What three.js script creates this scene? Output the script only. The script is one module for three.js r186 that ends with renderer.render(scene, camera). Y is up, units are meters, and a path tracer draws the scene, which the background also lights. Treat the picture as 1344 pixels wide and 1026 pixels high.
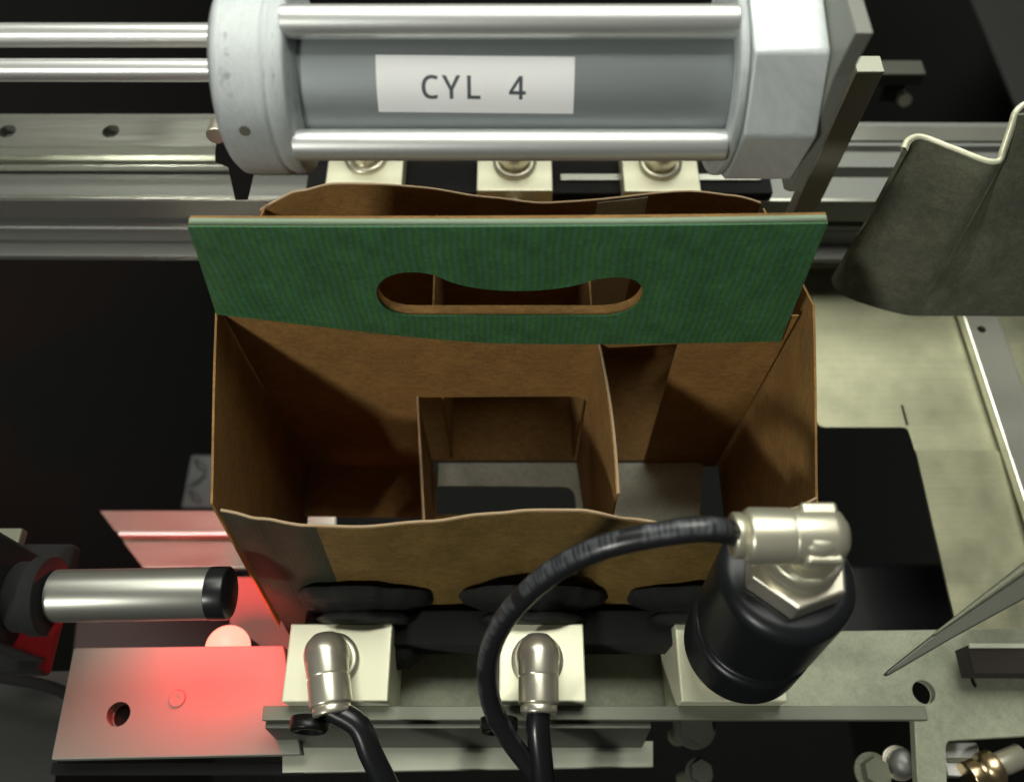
import * as THREE from 'three';
import { RoundedBoxGeometry } from 'three/addons/geometries/RoundedBoxGeometry.js';
import { mergeGeometries } from 'three/addons/utils/BufferGeometryUtils.js';
import { RectAreaLightUniformsLib } from 'three/addons/lights/RectAreaLightUniformsLib.js';

// ---------------------------------------------------------------- camera, light, exposure
const scene = new THREE.Scene();
const TILT = THREE.MathUtils.degToRad(62), FOCAL = 1100, PW = 1344, PH = 1026;
const EYE = new THREE.Vector3(0, 0.266, 0.0986);
const camera = new THREE.PerspectiveCamera(2 * Math.atan(PH / 2 / FOCAL) * 180 / Math.PI, PW / PH, 0.01, 20);
camera.position.copy(EYE);
camera.lookAt(0, EYE.y - Math.sin(TILT), EYE.z - Math.cos(TILT));
camera.userData.fStop = 8; camera.focus = 0.3;
scene.background = new THREE.Color().setRGB(0.030, 0.031, 0.028);
const renderer = new THREE.WebGLRenderer({ antialias: true });
renderer.setSize(1024, 781);
renderer.toneMapping = THREE.LinearToneMapping;
renderer.toneMappingExposure = 1.12;
renderer.shadowMap.enabled = true;
RectAreaLightUniformsLib.init();

// work-hall luminaires above the machine (outside the frame), seen as highlights in the metal
const LUMINAIRES = [
  { at: [0.05, 1.25, -0.46], aim: [0.05, 0, -0.4601], w: 0.8, h: 0.54, power: 3.6, glow: 4, label: 'overhead work light straight above the carton' },
  { at: [-0.05, 1.15, -0.95], aim: [0, 0, -0.1], w: 1.5, h: 0.40, power: 2.0, glow: 2.0, label: 'long overhead work light above the back of the machine' },
  { at: [-0.70, 0.80, 0.80], aim: [0, 0, 0], w: 0.15, h: 0.11, power: 100, glow: 20, label: 'small bright work lamp in front of the machine on the left' },
];

// ---------------------------------------------------------------- helpers
let seed = 7;
const rnd = () => { seed = (seed * 1664525 + 1013904223) >>> 0; return seed / 4294967296; };
const V = (x, y, z) => new THREE.Vector3(x, y, z);
const rgb = (r, g, b) => new THREE.Color().setRGB(r, g, b);
// read a point off the photograph: where its line of sight meets a level (y), a front plane (z)
function sight(px, py) {
  const c = Math.cos(TILT), s = Math.sin(TILT), a = (px - PW / 2) / FOCAL, b = -(py - PH / 2) / FOCAL;
  return V(a, -s + b * c, -c - b * s);
}
const onY = (px, py, y) => { const d = sight(px, py); return EYE.clone().addScaledVector(d, (y - EYE.y) / d.y); };
const onZ = (px, py, z) => { const d = sight(px, py); return EYE.clone().addScaledVector(d, (z - EYE.z) / d.z); };

const used = {};
function numbered(n) { used[n] = (used[n] ?? -1) + 1; return used[n] ? n + '_' + String(used[n]).padStart(3, '0') : n; }
function tag(o, label, category, group) { o.userData.label = label; o.userData.category = category; if (group) o.userData.group = group; return o; }
function thing(name, label, category, at = [0, 0, 0], group) {
  const o = new THREE.Group(); o.name = numbered(name); o.position.set(...at); scene.add(o);
  return tag(o, label, category, group);
}
function part(parent, name, geo, mat) {
  const m = new THREE.Mesh(geo, mat); m.name = name; m.castShadow = m.receiveShadow = true; parent.add(m); return m;
}
function single(name, label, category, geo, mat, at = [0, 0, 0], group) {
  const m = part(scene, numbered(name), geo, mat); m.position.set(...at); return tag(m, label, category, group);
}
const rbox = (w, h, d, r = 0.0006, at = [0, 0, 0]) => new RoundedBoxGeometry(w, h, d, 2, Math.min(r, w / 2.01, h / 2.01, d / 2.01)).translate(...at);
const box = (w, h, d, at = [0, 0, 0]) => new THREE.BoxGeometry(w, h, d).translate(...at);
// bevelled cylinder about y from 0 to h
function drum(r, h, b = 0.0006, seg = 48) {
  const p = [[0, 0], [r - b, 0], [r - b * 0.3, b * 0.3], [r, b], [r, h - b], [r - b * 0.3, h - b * 0.3], [r - b, h], [0, h]].map(([x, y]) => new THREE.Vector2(x, y));
  return hard(new THREE.LatheGeometry(p, seg));
}
function hard(g) { return g; }
function lathe(pts, seg = 48) { return new THREE.LatheGeometry(pts.map(([x, y]) => new THREE.Vector2(x, y)), seg); }
// aim a shape built along +y from a to b
function aim(g, a, b) {
  const q = new THREE.Quaternion().setFromUnitVectors(V(0, 1, 0), b.clone().sub(a).normalize());
  return g.applyQuaternion(q).translate(a.x, a.y, a.z);
}
const rod = (a, b, r, bev = 0.0005, seg = 40) => aim(drum(r, a.distanceTo(b), bev, seg), a, b);
const tube = (pts, r, n = 120, seg = 16) => new THREE.TubeGeometry(new THREE.CatmullRomCurve3(pts, false, 'centripetal'), n, r, seg, false);
function poly(pts) { const s = new THREE.Shape(); pts.forEach(([x, y], i) => i ? s.lineTo(x, y) : s.moveTo(x, y)); s.closePath(); return s; }
function roundPoly(pts, r) {                       // polygon with rounded corners; r: one radius or one per corner
  const s = new THREE.Shape(), n = pts.length;
  for (let i = 0; i < n; i++) {
    const [x, y] = pts[i], [ax, ay] = pts[(i + n - 1) % n], [bx, by] = pts[(i + 1) % n], rr = Array.isArray(r) ? r[i] : r;
    const da = Math.hypot(ax - x, ay - y), db = Math.hypot(bx - x, by - y), k = Math.min(rr, da / 2, db / 2);
    const p = [x + (ax - x) / da * k, y + (ay - y) / da * k], q = [x + (bx - x) / db * k, y + (by - y) / db * k];
    i ? s.lineTo(...p) : s.moveTo(...p);
    s.quadraticCurveTo(x, y, ...q);
  }
  s.closePath(); return s;
}
const hole = (x, y, r) => { const h = new THREE.Path(); h.absarc(x, y, r, 0, Math.PI * 2, true); return h; };
// flat sheet lying level: outline in (x, z), top face at y
function sheet(shape, y, t, bev = 0.0003) {
  const g = new THREE.ExtrudeGeometry(shape, { depth: t - 2 * bev, bevelEnabled: bev > 0, bevelSize: bev, bevelThickness: bev, bevelOffset: -bev, bevelSegments: 2, curveSegments: 20 });
  return g.rotateX(-Math.PI / 2).translate(0, y - t + bev, 0);
}
// (x, z) pairs become shape points (x, -z)
const xz = (pts) => pts.map((p) => Array.isArray(p) ? [p[0], -p[1]] : [p.x, -p.z]);
// upright sheet: outline in (x, y), back face at z
function upright(shape, z, t, bev = 0.00015) {
  const g = new THREE.ExtrudeGeometry(shape, { depth: t - 2 * bev, bevelEnabled: bev > 0, bevelSize: bev, bevelThickness: bev, bevelOffset: -bev, bevelSegments: 1, curveSegments: 20 });
  return g.translate(0, 0, z + bev);
}
// closed board of thickness t following f(u, v); uv in metres over w x h
function board(f, nu, nv, t, w, h) {
  const P = [], N = [], e = 1e-3;
  for (let j = 0; j <= nv; j++) for (let i = 0; i <= nu; i++) {
    const u = i / nu, v = j / nv, p = f(u, v);
    const du = f(Math.min(1, u + e), v).sub(f(Math.max(0, u - e), v)), dv = f(u, Math.min(1, v + e)).sub(f(u, Math.max(0, v - e)));
    P.push(p); N.push(du.cross(dv).normalize());
  }
  const pos = [], uv = [], id = (i, j) => j * (nu + 1) + i;
  const tri = (a, b, c, ua, ub, uc) => { pos.push(a.x, a.y, a.z, b.x, b.y, b.z, c.x, c.y, c.z); uv.push(...ua, ...ub, ...uc); };
  const A = P, B = P.map((p, k) => p.clone().addScaledVector(N[k], -t));
  const U = (i, j) => [i / nu * w, (1 - j / nv) * h];
  const quad = (a, b, c, d, ua, ub, uc, ud) => { tri(a, b, c, ua, ub, uc); tri(a, c, d, ua, uc, ud); };
  for (let j = 0; j < nv; j++) for (let i = 0; i < nu; i++) {
    const q = [id(i, j), id(i + 1, j), id(i + 1, j + 1), id(i, j + 1)], uu = [U(i, j), U(i + 1, j), U(i + 1, j + 1), U(i, j + 1)];
    quad(A[q[0]], A[q[1]], A[q[2]], A[q[3]], ...uu);
    quad(B[q[3]], B[q[2]], B[q[1]], B[q[0]], uu[3], uu[2], uu[1], uu[0]);
  }
  for (let i = 0; i < nu; i++) for (const j of [0, nv]) { const a = id(i, j), b = id(i + 1, j), uu = [U(i, j), U(i + 1, j)]; j ? quad(A[a], A[b], B[b], B[a], uu[0], uu[1], uu[1], uu[0]) : quad(B[a], B[b], A[b], A[a], uu[0], uu[1], uu[1], uu[0]); }
  for (let j = 0; j < nv; j++) for (const i of [0, nu]) { const a = id(i, j), b = id(i, j + 1), uu = [U(i, j), U(i, j + 1)]; i ? quad(B[a], B[b], A[b], A[a], uu[0], uu[1], uu[1], uu[0]) : quad(A[a], A[b], B[b], B[a], uu[0], uu[1], uu[1], uu[0]); }
  const g = new THREE.BufferGeometry();
  g.setAttribute('position', new THREE.Float32BufferAttribute(pos, 3));
  g.setAttribute('uv', new THREE.Float32BufferAttribute(uv, 2));
  g.computeVertexNormals();
  return g;
}
function lerpPts(pts, x) {                         // piecewise smooth through (x, y) pairs
  if (x <= pts[0][0]) return pts[0][1];
  for (let i = 1; i < pts.length; i++) if (x <= pts[i][0]) {
    const k = (x - pts[i - 1][0]) / (pts[i][0] - pts[i - 1][0]), s = k * k * (3 - 2 * k);
    return pts[i - 1][1] + (pts[i][1] - pts[i - 1][1]) * s;
  }
  return pts[pts.length - 1][1];
}

// ---------------------------------------------------------------- textures (grain, print, wear)
function lattice(n) { const a = new Float32Array(n * n); for (let i = 0; i < a.length; i++) a[i] = rnd(); return a; }
function tileNoise(size, cx, cy) {                 // tiling value noise with cx x cy cells
  const L = new Float32Array(cx * cy); for (let i = 0; i < L.length; i++) L[i] = rnd();
  const out = new Float32Array(size * size);
  for (let y = 0; y < size; y++) for (let x = 0; x < size; x++) {
    const fx = x / size * cx, fy = y / size * cy, ix = Math.floor(fx), iy = Math.floor(fy);
    let tx = fx - ix, ty = fy - iy; tx = tx * tx * (3 - 2 * tx); ty = ty * ty * (3 - 2 * ty);
    const g = (i, j) => L[(j % cy) * cx + (i % cx)];
    out[y * size + x] = (g(ix, iy) * (1 - tx) + g(ix + 1, iy) * tx) * (1 - ty) + (g(ix, iy + 1) * (1 - tx) + g(ix + 1, iy + 1) * tx) * ty;
  }
  return out;
}
function layered(size, list) { const o = new Float32Array(size * size); for (const [cx, cy, w] of list) { const n = tileNoise(size, cx, cy); for (let i = 0; i < o.length; i++) o[i] += (n[i] - 0.5) * w; } return o; }
function toTexture(size, f, metres, srgb) {
  const d = new Uint8Array(size * size * 4);
  for (let i = 0; i < size * size; i++) { const c = f(i % size, Math.floor(i / size), i); for (let k = 0; k < 3; k++) d[i * 4 + k] = Math.max(0, Math.min(255, c[k] * 255)); d[i * 4 + 3] = 255; }
  const t = new THREE.DataTexture(d, size, size); t.wrapS = t.wrapT = THREE.RepeatWrapping; t.magFilter = THREE.LinearFilter; t.minFilter = THREE.LinearMipmapLinearFilter; t.generateMipmaps = true;
  if (srgb) t.colorSpace = THREE.SRGBColorSpace;
  t.repeat.set(1 / metres, 1 / metres); t.needsUpdate = true; return t;
}
const S = 512;
const fibre = layered(S, [[6, 6, 0.25], [24, 40, 0.3], [64, 160, 0.35], [256, 256, 0.35]]);
const fine = layered(S, [[8, 8, 0.4], [40, 40, 0.3], [128, 128, 0.3], [256, 256, 0.3]]);
const brushed = layered(S, [[3, 200, 0.45], [8, 256, 0.4], [5, 5, 0.35]]);
const patch = layered(S, [[4, 4, 0.5], [9, 9, 0.35], [22, 22, 0.25], [70, 70, 0.12]]);
const grey = (v) => [v, v, v];
const kraftMap = toTexture(S, (x, y, i) => { const k = 1 + fibre[i] * 0.42; return [0.585 * k, 0.44 * k, 0.24 * k]; }, 0.06, true);
const oliveMap = toTexture(S, (x, y, i) => { const k = 1 + fibre[i] * 0.5; return [0.47 * k, 0.375 * k, 0.19 * k]; }, 0.06, true);
const greyboardMap = toTexture(S, (x, y, i) => { const k = 1 + fibre[i] * 0.25; return [0.84 * k, 0.84 * k, 0.77 * k]; }, 0.05, true);
const greenMap = toTexture(S, (x, y, i) => {
  const w = x / S * 2 * Math.PI, st = Math.sin(w * 22 + fine[i] * 3 + 0.7 * Math.sin(y / S * 6.283 * 2)), k = 1 + st * 0.055 + patch[i] * 0.14 + fine[i] * 0.30 + fibre[i] * 0.22;
  return [0.26 * k, 0.46 * k, (0.295 + 0.03 * Math.sin(w * 11 + 1)) * k];
}, 0.05, true);
const fineBump = toTexture(S, (x, y, i) => grey(0.5 + fine[i] * 0.7), 0.03);
const fibreBump = toTexture(S, (x, y, i) => grey(0.5 + fibre[i] * 0.7), 0.05);
const brushRough = toTexture(S, (x, y, i) => grey(0.40 + brushed[i] * 0.35), 0.08);
const patchRough = toTexture(S, (x, y, i) => grey(0.5 + patch[i] * 0.3 + brushed[i] * 0.04), 0.16);
const sheetMap = toTexture(S, (x, y, i) => { const k = 1 + patch[i] * 0.26 + brushed[i] * 0.06; return [0.71 * k, 0.71 * k, 0.60 * k]; }, 0.17, true);
const plateMap = toTexture(S, (x, y, i) => { const k = 1 + patch[i] * 0.16 + fine[i] * 0.22; return [0.61 * k, 0.63 * k, 0.545 * k]; }, 0.12, true);
const darkMap = toTexture(S, (x, y, i) => { const k = 1 + patch[i] * 0.22 + fine[i] * 0.4; return [0.47 * k, 0.48 * k, 0.41 * k]; }, 0.10, true);
const castMap = toTexture(S, (x, y, i) => { const sm = Math.max(0, patch[i] - 0.16) * 1.3, k = 1 - sm + fine[i] * 0.10 + brushed[i] * 0.05; return [0.845 * k, 0.87 * k, 0.875 * k]; }, 0.35, true);
const rubberMap = toTexture(S, (x, y, i) => { const p = Math.max(0, patch[i]) * 0.55; return [0.10 + p * 0.8, 0.11 + p * 0.9, 0.105 + p * 0.8]; }, 0.07, true);

// ---------------------------------------------------------------- materials
const std = (o) => new THREE.MeshStandardMaterial({ side: THREE.DoubleSide, ...o });
const M = {
  kraft: std({ map: kraftMap, bumpMap: fibreBump, bumpScale: 0.00015, roughness: 0.82 }),
  kraftEdge: std({ color: rgb(0.46, 0.33, 0.20), roughness: 0.9 }),
  olive: std({ map: oliveMap, bumpMap: fibreBump, bumpScale: 0.00015, roughness: 0.7 }),
  greyboard: std({ map: greyboardMap, roughness: 0.85 }),
  green: std({ map: greenMap, bumpMap: fineBump, bumpScale: 0.00015, roughness: 0.6 }),
  greenEdge: std({ color: rgb(0.30, 0.40, 0.28), roughness: 0.8 }),
  alu: std({ color: rgb(0.88, 0.88, 0.66), metalness: 0.25, roughness: 0.36 }),
  aluCast: std({ map: castMap, metalness: 0.45, roughness: 0.5, bumpMap: fineBump, bumpScale: 0.0001 }),
  barrel: std({ color: rgb(0.30, 0.33, 0.34), metalness: 0.5, roughness: 0.5, bumpMap: fineBump, bumpScale: 0.00004 }),
  tie: std({ color: rgb(0.78, 0.80, 0.78), metalness: 0.8, roughness: 0.42 }),
  shaft: std({ color: rgb(0.85, 0.86, 0.84), metalness: 0.7, roughness: 0.36 }),
  chrome: std({ color: rgb(0.72, 0.68, 0.56), metalness: 0.8, roughness: 0.3 }),
  nickel: std({ color: rgb(0.74, 0.71, 0.56), metalness: 0.75, roughness: 0.36 }),
  brass: std({ color: rgb(0.80, 0.62, 0.36), metalness: 1, roughness: 0.3 }),
  rail: std({ color: rgb(0.50, 0.51, 0.44), metalness: 0.7, roughness: 0.45, roughnessMap: brushRough }),
  extrusion: std({ color: rgb(0.26, 0.27, 0.25), metalness: 0.55, roughness: 0.5 }),
  plate: std({ map: plateMap, metalness: 0.25, roughness: 0.55, bumpMap: fineBump, bumpScale: 0.00005 }),
  palePlate: std({ color: rgb(0.25, 0.26, 0.215), roughness: 0.5, bumpMap: fineBump, bumpScale: 0.00005 }),
  cream: std({ color: rgb(0.60, 0.62, 0.50), metalness: 0.3, roughness: 0.5, bumpMap: fineBump, bumpScale: 0.00005 }),
  stainless: std({ map: sheetMap, metalness: 0.9, roughness: 1, roughnessMap: patchRough }),
  dark: std({ map: darkMap, metalness: 0.3, roughness: 0.6 }),
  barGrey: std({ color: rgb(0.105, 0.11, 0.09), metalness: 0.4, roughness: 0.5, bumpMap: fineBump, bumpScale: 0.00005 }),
  black: std({ color: rgb(0.010, 0.010, 0.010), roughness: 1 }),
  blackGloss: std({ color: rgb(0.010, 0.011, 0.012), roughness: 0.3 }),
  anod: std({ color: rgb(0.014, 0.016, 0.019), roughness: 0.34, metalness: 0.2 }),
  screw: std({ color: rgb(0.02, 0.02, 0.02), roughness: 0.35, metalness: 0.6 }),
  rubber: std({ map: rubberMap, roughness: 0.6, bumpMap: fineBump, bumpScale: 0.0003 }),
  floor: std({ color: rgb(0.016, 0.017, 0.015), roughness: 1 }),  // near black, the shade of the deep well put into the colour
  sensorMetal: std({ color: rgb(0.40, 0.40, 0.36), metalness: 0.8, roughness: 0.36 }),
  flange: std({ color: rgb(0.24, 0.25, 0.22), metalness: 0.3, roughness: 0.5 }),
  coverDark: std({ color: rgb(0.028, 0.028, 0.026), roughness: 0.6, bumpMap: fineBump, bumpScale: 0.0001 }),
  tread: std({ color: rgb(0.10, 0.10, 0.10), metalness: 0.6, roughness: 0.5 }),
  white: std({ color: rgb(0.72, 0.74, 0.74), roughness: 0.5 }),
  redGlow: std({ color: rgb(0.7, 0.15, 0.12), emissive: rgb(1, 0.34, 0.24), emissiveIntensity: 1.5, roughness: 0.4 }),
  tubeGlow: std({ color: rgb(0.8, 0.8, 0.78), emissive: rgb(1, 1, 0.9), emissiveIntensity: 3, roughness: 0.6 }),
  housing: std({ color: rgb(0.6, 0.6, 0.6), roughness: 0.6 }),
};

// ---------------------------------------------------------------- overhead luminaires
for (const l of LUMINAIRES) {
  const t = thing('overhead_light', l.label, 'lamp', l.at), to = V(...l.aim).sub(V(...l.at)).normalize();
  part(t, 'housing', box(l.w + 0.04, l.h + 0.04, 0.06, [0, 0, -0.035]), M.housing);
  part(t, 'diffuser', box(l.w, l.h, 0.004, [0, 0, -0.002]), std({ color: rgb(0.8, 0.8, 0.78), emissive: rgb(1, 1, 0.88), emissiveIntensity: l.glow, roughness: 0.6 }));
  t.lookAt(...l.aim);
  const a = new THREE.RectAreaLight(rgb(1, 1, 0.92), l.power, l.w, l.h);
  a.name = 'overhead_area'; a.position.set(...l.at).addScaledVector(to, 0.004); scene.add(a); a.lookAt(...l.aim);
}

// ---------------------------------------------------------------- the setting: machine base under everything
{
  const f = part(scene, 'machine_base_floor', box(5, 0.02, 5, [0, -1.31, -0.6]), M.floor); f.userData.kind = 'structure';
  tag(f, 'machine floor plate deep below the carton, near black to stand for the shade there', 'floor');
  // added walls outside the frame, blocking low lamp light from the floor
  const w = [['front', 3, 0.02, [0, -0.76, 0.26]], ['left', 0.02, 2, [-0.52, -0.76, -0.75]], ['right', 0.02, 2, [0.60, -0.76, -0.75]]];
  for (const [side, a, b, at] of w) { const p = part(scene, numbered('light_block_wall'), box(a, 1.08, b, at), M.floor); p.userData.kind = 'structure'; tag(p, side + ' wall added out of view to keep lamp light off the machine floor', 'wall'); }
}
// tread plate piece sized to the light pool on the floor
{
  const c = onY(284, 630, -0.44), t = thing('tread_plate', 'worn steel tread plate left of the carton, cut to the lit patch of floor', 'tread plate', [c.x, -0.44, c.z]);
  part(t, 'base_sheet', box(0.075, 0.006, 0.050, [0.010, -0.005, 0]), M.tread);
  const lug = new THREE.SphereGeometry(1, 16, 10).scale(0.0095, 0.0040, 0.0030);
  for (let i = -1; i <= 0; i++) for (let j = -1; j <= 1; j++) { const m = part(t, 'lug', lug, M.tread); m.position.set(i * 0.024 + 0.006, -0.0022, j * 0.015); m.rotation.y = (i + j) % 2 ? 0.75 : -0.75; }
}

// ---------------------------------------------------------------- six-cell carton
{
  const t = thing('bottle_carton', 'brown cardboard bottle carrier with green carrying handle and open cells', 'carton');
  const T = 0.0008, ZD = -0.0635, FLOOR = -0.118;
  // front panel: pulled out at the bottom and bowed along its rim
  const rim = [290, 340, 400, 470, 560, 640, 700, 760, 830, 900, 980, 1040, 1072].map((x, i) => onY(x, [668, 679, 688, 690, 683, 673, 668, 668, 680, 690, 688, 668, 652][i], 0));
  const bow = rim.map((p) => [p.x, p.z]);
  const fz = (x, k) => lerpPts(bow, x) * (1 - 0.75 * k) + 0.020 * k;
  const fx = (u) => rim[0].x + (rim[12].x - rim[0].x) * u;
  const frontF = (d) => (u, v) => V(fx(u) * (1 + 0.01 * v), -0.12 * v, fz(fx(u), v) + d);
  part(t, 'front_panel', board(frontF(0), 60, 14, T, 0.2, 0.12), M.kraft);
  const cut = 0.163;
  part(t, 'dark_band', board((u, v) => frontF(0.00088)(u * (cut - 0.01 * v), v), 16, 14, 0.0003, 0.04, 0.12), std({ map: greenMap, color: rgb(0.6, 0.22, 0.3), roughness: 0.7 })).userData.label = 'dark green band on the left of the front panel';  // left strip of the outer face coloured a darker green
  part(t, 'outer_liner', board((u, v) => { const a = cut - 0.01 * v; return frontF(0.00088)(a + (1 - a) * u, v); }, 48, 14, 0.0003, 0.16, 0.12), M.olive);
  // back panel with arched rim
  const arch = [[330, 290], [350, 269], [390, 256], [440, 248], [560, 247], [640, 252], [720, 259], [800, 260], [900, 258], [970, 263], [1000, 269]].map(([x, y]) => onZ(x, y, -0.127)).map((p) => [p.x, p.y]);
  part(t, 'back_panel', board((u, v) => { const x = -0.103 + 0.204 * u, top = lerpPts(arch, x); return V(x, top + (FLOOR - top) * v, -0.127 - 0.003 * Math.sin(u * 9) * (1 - v)); }, 60, 10, T, 0.2, 0.12), M.kraft);
  part(t, 'glue_strip', board((u, v) => { const x = 0.034 + 0.0205 * u, top = lerpPts(arch, x) - 0.0006; const y = top + (-0.09 - top) * v, k = (top - y) / (top - FLOOR); return V(x - 0.001 * v, y, -0.127 - 0.003 * Math.sin((x + 0.103) / 0.204 * 9) * (1 - k) + 0.0006); }, 8, 8, 0.0007, 0.02, 0.1), M.greyboard).userData.label = 'pale grey strip inside the back panel';
  // end panels, gusseted up to the handle
  for (const s of [-1, 1]) {
    const top = s < 0 ? 0.022 : 0.024;
    part(t, 'end_panel', board((u, v) => {
      const z = u < 0.5 ? -0.127 + 2 * u * (0.127 + ZD) : ZD + (2 * u - 1) * (0 - ZD);
      const k = 1 - Math.abs(2 * u - 1), ty = top * Math.pow(k, 1.1);
      const zf = u > 0.5 ? (2 * u - 1) * 0.0185 * v : 0;
      const out = (s < 0 ? 0.1005 : 0.1028) + 0.002 * Math.sin(Math.PI * u) * (1 - v);
      const bottom = s < 0 ? (u < 0.72 ? -0.128 : -0.102) : FLOOR;
      return V(s * out, ty + (bottom - ty) * v, z + zf);
    }, 40, 12, T, 0.13, 0.14), M.kraft);
  }
  // lengthwise divider with cut-outs
  const dv = poly([[-0.1015, FLOOR], [-0.1015, 0.018], [0.101, 0.018], [0.101, FLOOR], [0.0632, FLOOR], [0.0632, -0.112], [0.0625, -0.002], [0.0350, -0.004], [0.0350, FLOOR + 0.001], [0.0335, FLOOR + 0.001]]);
  {
    const s = new THREE.Shape(); s.moveTo(-0.1015, FLOOR); s.lineTo(-0.1015, 0.018); s.lineTo(0.101, 0.018); s.lineTo(0.101, FLOOR); s.lineTo(0.0645, FLOOR); s.lineTo(0.0618, -0.001); s.lineTo(0.0350, -0.004); s.lineTo(0.0350, FLOOR); s.lineTo(0.0315, FLOOR); s.lineTo(0.0315, -0.051); s.quadraticCurveTo(0.0315, -0.043, 0.024, -0.043); s.lineTo(-0.0393, -0.044); s.lineTo(-0.0393, FLOOR); s.closePath();
    part(t, 'divider', upright(s, ZD - T / 2, T), M.kraft);
  }
  // cross partitions, front and rear
  part(t, 'partition', board((u, v) => V(-0.0393 + 0.006 * u, -0.0435 + (FLOOR + 0.0435) * v - 0.001 * u, ZD + (0.0615 + 0.012 * v) * u), 10, 8, T, 0.063, 0.07), M.kraft);
  part(t, 'partition', board((u, v) => V(0.0325 + 0.0035 * u + 0.0012 * Math.sin(u * 3.14), -0.001 + (FLOOR + 0.001) * v + 0.001 * u, ZD + (0.0600 + 0.012 * v) * u), 10, 8, T, 0.063, 0.11), M.kraft);
  for (const x of [-0.0305, 0.030]) part(t, 'partition', board((u, v) => V(x + 0.001 * u, -0.002 + FLOOR * v, -0.1265 + 0.059 * u), 4, 6, T, 0.06, 0.11), M.kraft);
  // pale raw cut edges along the rims
  const edge = (f, v, n, d = 0.0004) => part(t, 'cut_edge', tube(Array.from({ length: n + 1 }, (_, i) => f(i / n, v).add(V(0, 0.0002, d))), 0.00055, n * 3, 6), M.kraftEdge);
  edge(frontF(0), 0, 36);
  edge((u) => V(-0.0393 + 0.006 * u, -0.0435 - 0.001 * u, ZD + 0.0615 * u), 0, 8, 0);
  edge((u) => V(0.0325 + 0.0035 * u + 0.0012 * Math.sin(u * 3.14), -0.001 + 0.001 * u, ZD + 0.0600 * u), 0, 10, 0);
  edge((u) => { const x = -0.1025 + 0.203 * u; return V(x, lerpPts(arch, x), -0.127 - 0.003 * Math.sin((x + 0.103) / 0.204 * 9)); }, 0, 40);
  // bottom flaps
  {
    const s = roundPoly(xz([[-0.036, -0.0630], [0.094, -0.0630], [0.088, -0.030], [0.040, -0.026], [0.0315, -0.026], [0.0300, -0.0505], [-0.036, -0.0510]]), [0, 0.003, 0.004, 0.001, 0.001, 0.006, 0]);
    part(t, 'bottom_flap', sheet(s, -0.113, 0.001, 0.0001), M.greyboard).userData.label = 'grey bottom flap with a rounded notch';
    part(t, 'bottom_flap', sheet(roundPoly(xz([[-0.036, -0.0375], [0.093, -0.0375], [0.098, 0.016], [-0.06, 0.016]]), 0.003), -0.1155, 0.001, 0.0001), M.kraft);
    part(t, 'bottom_flap', sheet(roundPoly(xz([[-0.0998, -0.0630], [-0.038, -0.0630], [-0.036, -0.036], [-0.0998, -0.037]]), 0.001), -0.1165, 0.001, 0.0001), M.kraft);
    part(t, 'bottom_flap', sheet(roundPoly(xz([[-0.098, -0.126], [0.098, -0.126], [0.090, -0.066], [-0.090, -0.066]]), 0.004), -0.1170, 0.001, 0.0001), M.kraft);
  }
  // handle: green front ply, brown back ply, both with the hand hole
  const L = [-0.0965, 0.069], R = [0.0935, 0.0705];
  const outline = () => { const s = new THREE.Shape(); s.moveTo(-0.1028, 0.0215); s.lineTo(...L); s.bezierCurveTo(-0.03, 0.0685, 0.03, 0.0690, ...R); s.lineTo(0.0985, 0.0035); s.bezierCurveTo(0.06, 0.0020, 0.02, 0.0005, -0.010, 0.0025); s.bezierCurveTo(-0.045, 0.007, -0.06, 0.0120, -0.1028, 0.0215); return s; };
  const hand = (d) => { const p = new THREE.Path(), a = 0.0450 + d * 0.2; p.moveTo(-0.033, 0.0205 - d); p.lineTo(0.031, 0.0205 - d); p.bezierCurveTo(0.040, 0.021 - d, 0.0445, 0.027, 0.0435, 0.036); p.bezierCurveTo(0.0415, 0.0440, 0.034, a, 0.026, 0.0415); p.bezierCurveTo(0.014, 0.0335, -0.013, 0.0335, -0.023, 0.0430); p.bezierCurveTo(-0.030, 0.0490, -0.044, 0.0470, -0.0452, 0.034); p.bezierCurveTo(-0.0455, 0.026, -0.0420, 0.0205 - d, -0.033, 0.0205 - d); return p; };
  const front = outline(); front.holes.push(hand(0));
  part(t, 'handle', upright(front, ZD + 0.0014, 0.0007, 0.0001), M.green).userData.label = 'green printed front ply of the handle';
  const back = outline(); back.holes.push(hand(-0.0006));
  part(t, 'handle_liner', upright(back, ZD - 0.0022, 0.0032, 0.0001), M.kraft);
  part(t, 'handle_edge', tube([V(-0.0960, 0.0692, ZD + 0.0002), V(-0.04, 0.0689, ZD + 0.0002), V(0.03, 0.0691, ZD + 0.0002), V(0.0930, 0.0707, ZD + 0.0002)], 0.0010, 60, 8), M.greenEdge);
}

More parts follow.
